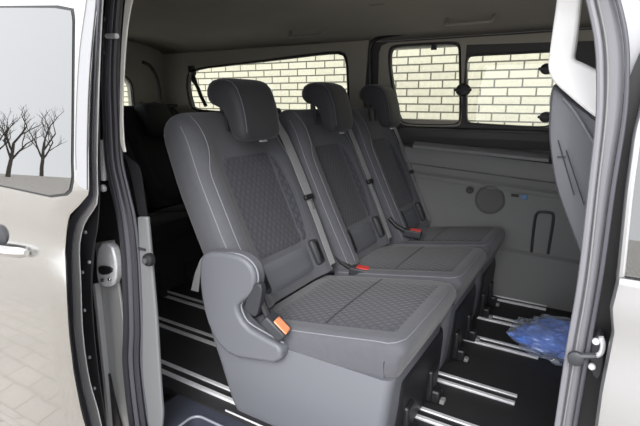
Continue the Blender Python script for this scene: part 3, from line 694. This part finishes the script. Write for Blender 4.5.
# the other two: copies with shared meshes
def copy_tree(o, parent=None):
    c = o.copy(); COL.objects.link(c); c.parent = parent
    for ch in list(o.children): copy_tree(ch, c)
    return c
skip = cv_
LOWER = ('cushion', 'base', 'leg', 'front_fascia')
def clone(label, locn, sy, dx=0, name=None):
    r = s1.copy(); COL.objects.link(r); r.parent = None
    for k in [k for k in s1.children if k is not skip]:
        c_ = copy_tree(k, r)
        if c_.name.split('.')[0] not in LOWER: c_.location.x += dx
    r.location = locn; r.scale = (1, sy, 1); r['label'] = label
    if name: r.name = name
    return r
s2 = clone('middle dark grey patterned passenger seat, with a red belt button at its near corner', (-.88, 1.045, 0), .82, .055)
s3 = clone('farthest dark passenger seat, beside the panelled far wall of the van', (-.88, 1.483, 0), .71, .12)
shaded_meshes = {}
def darken(o):  # rear row gets little light: its shade is put into the copied colours
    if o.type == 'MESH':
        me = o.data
        if me.name not in shaded_meshes:
            c_ = me.copy(); shaded_meshes[me.name] = c_
            nm = 'shaded_seat_cloth'; mt = bpy.data.materials.get(nm) or mat(nm, (.012, .012, .014), .9, bump=.2, bscale=300)
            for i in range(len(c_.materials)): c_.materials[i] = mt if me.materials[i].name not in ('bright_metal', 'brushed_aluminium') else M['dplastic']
        o.data = shaded_meshes[me.name]
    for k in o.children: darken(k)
for y, lb in zip((.33, .87, 1.40), ('third-row seat coloured dark for shade, directly behind the nearest seat, next to the door pillar', 'third-row seat coloured dark for shade, in the middle of the row behind', 'third-row seat coloured dark for shade, below the long quarter window')):
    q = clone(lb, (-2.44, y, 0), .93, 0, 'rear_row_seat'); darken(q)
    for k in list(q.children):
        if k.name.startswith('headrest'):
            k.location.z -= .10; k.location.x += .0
bpy.context.view_layer.update()
buckle(s1, 276, 326, .225, M['orange'], 132); buckle(s2, 360, 271, .86, M['red']); buckle(s3, 413, 233, 1.31, M['red'])
dv = clone('dark grey driver seat beyond the front seat, its top seen inside the white band', (.44, 1.38, .08), .85, 0, 'driver_seat'); dv.name = 'driver_seat'  # cab seat added to block light coming from the front
# black belt hanging down beside the quarter window
hb = [atY(x, y, 1.62) for x, y in ((191, 66), (192, 73), (194, 80), (198, 88), (201, 96), (206, 106))]
o = MB().tube(spline(hb, 4), [.024] * 5 + [.018] * 5 + [.013] * 5 + [.013] * 6).build('hanging_belt', M['black']); tag(o, 'black seat belt hanging down against the rear quarter window', 'seat belt')
knob(atY(193.5, 73, 1.58), .026, M['black'], 'belt_anchor', o)
# hanging pull strap behind the nearest seat
MB().band([p - s1.location for p in [atY(x, y, .34) for x, y in ((206, 252), (200, 260), (195, 273), (191, 290))]], [p - s1.location for p in [atY(x, y, .34) for x, y in ((208, 256), (203, 263), (200, 275), (198, 292))]], (0, .003, 0)).build('pull_strap', M['pale'], s1)

# ------------------------------------------------------------------ front passenger seat back and white band above it
fs = empty('front_seat', (0, .42, 0)); tag(fs, 'grey front seat back with pale piping, leaning beside the right door pillar', 'seat')
fo = fs.location
side = [(551, 84), (549, 105), (548, 130), (550, 152), (555, 185), (565, 214), (576, 242), (588, 275), (598, 300), (640, 300), (640, 150), (622, 136), (604, 121), (585, 106), (568, 94), (558, 84)]
pl_ = smooth_poly([(x, z) for x, z in pp(side, .22)], 2); cx = sum(p[0] for p in pl_) / len(pl_); cz = sum(p[1] for p in pl_) / len(pl_); R = []
for y, k in ((-.215, .90), (-.21, .95), (-.20, .98), (-.18, 1.0), (.0, .985), (.18, 1.0), (.20, .98), (.215, .94)):
    R.append([Vector((cx + (x - cx) * k, y, cz + (z - cz) * k)) - Vector((fo.x, 0, 0)) for x, z in pl_])
fb = MB().rings(R).build('backrest', M['plastic'], fs)
MB().tube([p - fo for p in spline([atY(x, y, .20) for x, y in ((563, 98), (572, 108), (582, 123), (591, 138), (600, 152))], 5)], .0026).build('seam_piping', M['piping'], fb)
for a_, b_ in (((558, 140), (574, 195)), ((566, 150), (584, 205)), ((557, 157), (566, 157))):
    MB().tube([atY(*a_, .20) - fo, atY(*b_, .20) - fo], .0012, 6).build('back_seam', M['dplastic'], fb)
MB().prism(rrect(-.0, .2, .48, .42, .06), 'y', -.2, .2).build('cushion', M['fabric'], fs, bevel=.03, seg=3)
MB().prism(rrect(.02, .0, .44, .22, .03), 'y', -.18, .18).build('base', M['dplastic'], fs, bevel=.02)

wbL = [(558, -14), (555, 10), (551.5, 35), (549, 55), (548, 66), (550.5, 76), (557, 85), (568, 95), (582, 107), (600, 121), (625, 140)]
wbR = [(583, -14), (580, 10), (577.5, 35), (575, 52), (574.5, 56), (575.5, 59), (578, 60.5), (584, 63), (592, 67), (604, 73), (628, 86)]
L = spline(cols(wbL, .17), 5); R = spline(cols(wbR, .17), 5)
wb = MB().band(L, R, (0, .035, 0)).build('white_trim_band', M['white'], bevel=.007, seg=4)  # white shape of unknown identity, built as a solid curved trim piece
tag(wb, 'glaring white curved trim band rising from above the grey front seat to the roof', 'trim panel')

# ------------------------------------------------------------------ plastic bag with blue contents
bag = empty('plastic_bag', tuple(atZ(544, 345, 0))); tag(bag, 'clear plastic bag with crumpled blue film inside, on the floor by the right pillar', 'bag')
def lump(cx, cy, cz, rx, ry, rz, seed, amp, n=40, freq=9):
    R = []
    for i in range(n + 1):
        th = math.pi * (i + .001) / (n + .002); ring = []
        for j in range(n):
            a = 2 * math.pi * j / n; d = Vector((math.sin(th) * math.cos(a), math.sin(th) * math.sin(a), math.cos(th)))
            k = 1 + amp * (noise.noise(d * 2.2 + Vector((seed, 0, 0))) + .8 * abs(noise.noise(d * freq * .5 + Vector((0, seed, 0)))) + .35 * noise.noise(d * freq + Vector((0, 0, seed))))
            z = max(0.003, cz + d.z * rz * k); ring.append(Vector((cx + d.x * rx * k, cy + d.y * ry * k, z)))
        R.append(ring)
    return MB().rings(R)
bluef = mat('blue_film', (.13, .27, .92), .3, var=.3, vscale=14, coat=.8)
film = glass_mat('clear_film', (.93, .95, .98), 1.5, .1)
t = film.node_tree; df = t.nodes.new('ShaderNodeBsdfDiffuse'); df.inputs[0].default_value = (.75, .82, .95, 1); m2_ = t.nodes.new('ShaderNodeMixShader'); m2_.inputs[0].default_value = .15
out_ = next(n for n in t.nodes if n.type == 'OUTPUT_MATERIAL'); src_ = out_.inputs[0].links[0].from_socket
t.links.new(src_, m2_.inputs[1]); t.links.new(df.outputs[0], m2_.inputs[2]); t.links.new(m2_.outputs[0], out_.inputs[0])
for cx_, cy_, rx_, ry_, sd_ in ((.0, -.03, .12, .085, 3), (.06, .07, .11, .085, 8), (.12, -.04, .08, .10, 5)):
    lump(cx_, cy_, .040, rx_, ry_, .046, sd_, .28, 44, 7).build('blue_wrapping', bluef, bag)
lump(.04, .01, .045, .155, .16, .062, 11, .30, 60, 8).build('clear_film', film, bag)

# ------------------------------------------------------------------ ceiling fittings
def grab(x0, y0, x1, y1, label):
    a_ = atY(x0, y0, 1.56); b_ = atY(x1, y1, 1.56); z = (a_.z + b_.z) / 2
    c = Vector(((a_.x + b_.x) / 2, 1.56, 1.432)); h = (b_.x - a_.x) / 2
    g_ = empty('grab_handle', c); tag(g_, label, 'handle')
    MB().tube(spline([(-h, 0, .0), (-h * .96, -.02, -.03), (-h * .8, -.03, -.04), (0, -.032, -.042), (h * .8, -.03, -.04), (h * .96, -.02, -.03), (h, 0, .0)], 4), .0095).build('handle_bar', mat('handle_grey', (.26, .245, .22), .5), g_)
    for s in (-1, 1): MB().box((s * h, 0, .002), (.045, .03, .012)).build('mount', M['lining'], g_, bevel=.004)
grab(447, 16, 496, 14, 'brown-grey grab handle on the roof above the sliding side windows')
grab(291, 32, 326, 29, 'brown-grey grab handle on the roof above the quarter window')
c = Vector((0, 0, 0)); d_ = ray(278, 17.5); t_ = (1.462 - CAM.z) / d_.z; c = CAM + d_ * t_
ho = MB().box(c + Vector((0, 0, 0)), (.07, .02, .012)).build('coat_hook', M['dplastic'], bevel=.004); tag(ho, 'small dark hook on the roof lining left of the far grab handle', 'hook')
d_ = ray(378, 2.5); c = CAM + d_ * ((1.464 - CAM.z) / d_.z)
lm = MB().prism(rrect(c.x - .04, c.y - .025, c.x + .04, c.y + .025, .012), 'z', 1.452, 1.474).build('roof_lamp', M['dplastic'], bevel=.003); tag(lm, 'small switched-off lamp on the roof lining at the top edge of view', 'lamp')

# ------------------------------------------------------------------ bare trees across the yard (mirrored in the door glass)
def tree(x, y, h, seed):
    rnd = random.Random(seed); r = empty('bare_tree', (x, y, GZ)); tk = MB(); 
    def grow(p, d, l, rad, dep):
        pts = [p]; rr = [rad]; 
        for k in range(4):
            d = (d + Vector((rnd.uniform(-.15, .15), rnd.uniform(-.15, .15), rnd.uniform(-.02, .1)))).normalized(); p = p + d * l / 4; pts.append(p); rr.append(rad * (1 - .1 * (k + 1)))
        (tk if dep == 0 else br).tube(pts, rr, 5)
        if dep < 4:
            for k in range(3 if dep else 4):
                q = pts[2 + k % 3]; a = rnd.uniform(0, 6.28); grow(q, (d * .8 + Vector((math.cos(a), math.sin(a), .3)) * .75).normalized(), l * .62, rad * .5, dep + 1)
    br = MB(); grow(Vector((0, 0, 0)), Vector((0, 0, 1)), h * .42, .13, 0)
    tk.build('trunk', M['bark'], r); br.build('branches', M['bark'], r); return r
for i, (x, y, h) in enumerate(((-24, -9.5, 3.6), (-27, -12.6, 4.4), (-33, -12.4, 4.6), (-30, -16, 5), (-38, -17, 5.5), (-36, -13.4, 4.2))):
    tag(tree(x, y, h, i + 3), 'bare dark tree outside, mirrored in the sliding door glass', 'tree', 'bare trees mirrored in the door glass')
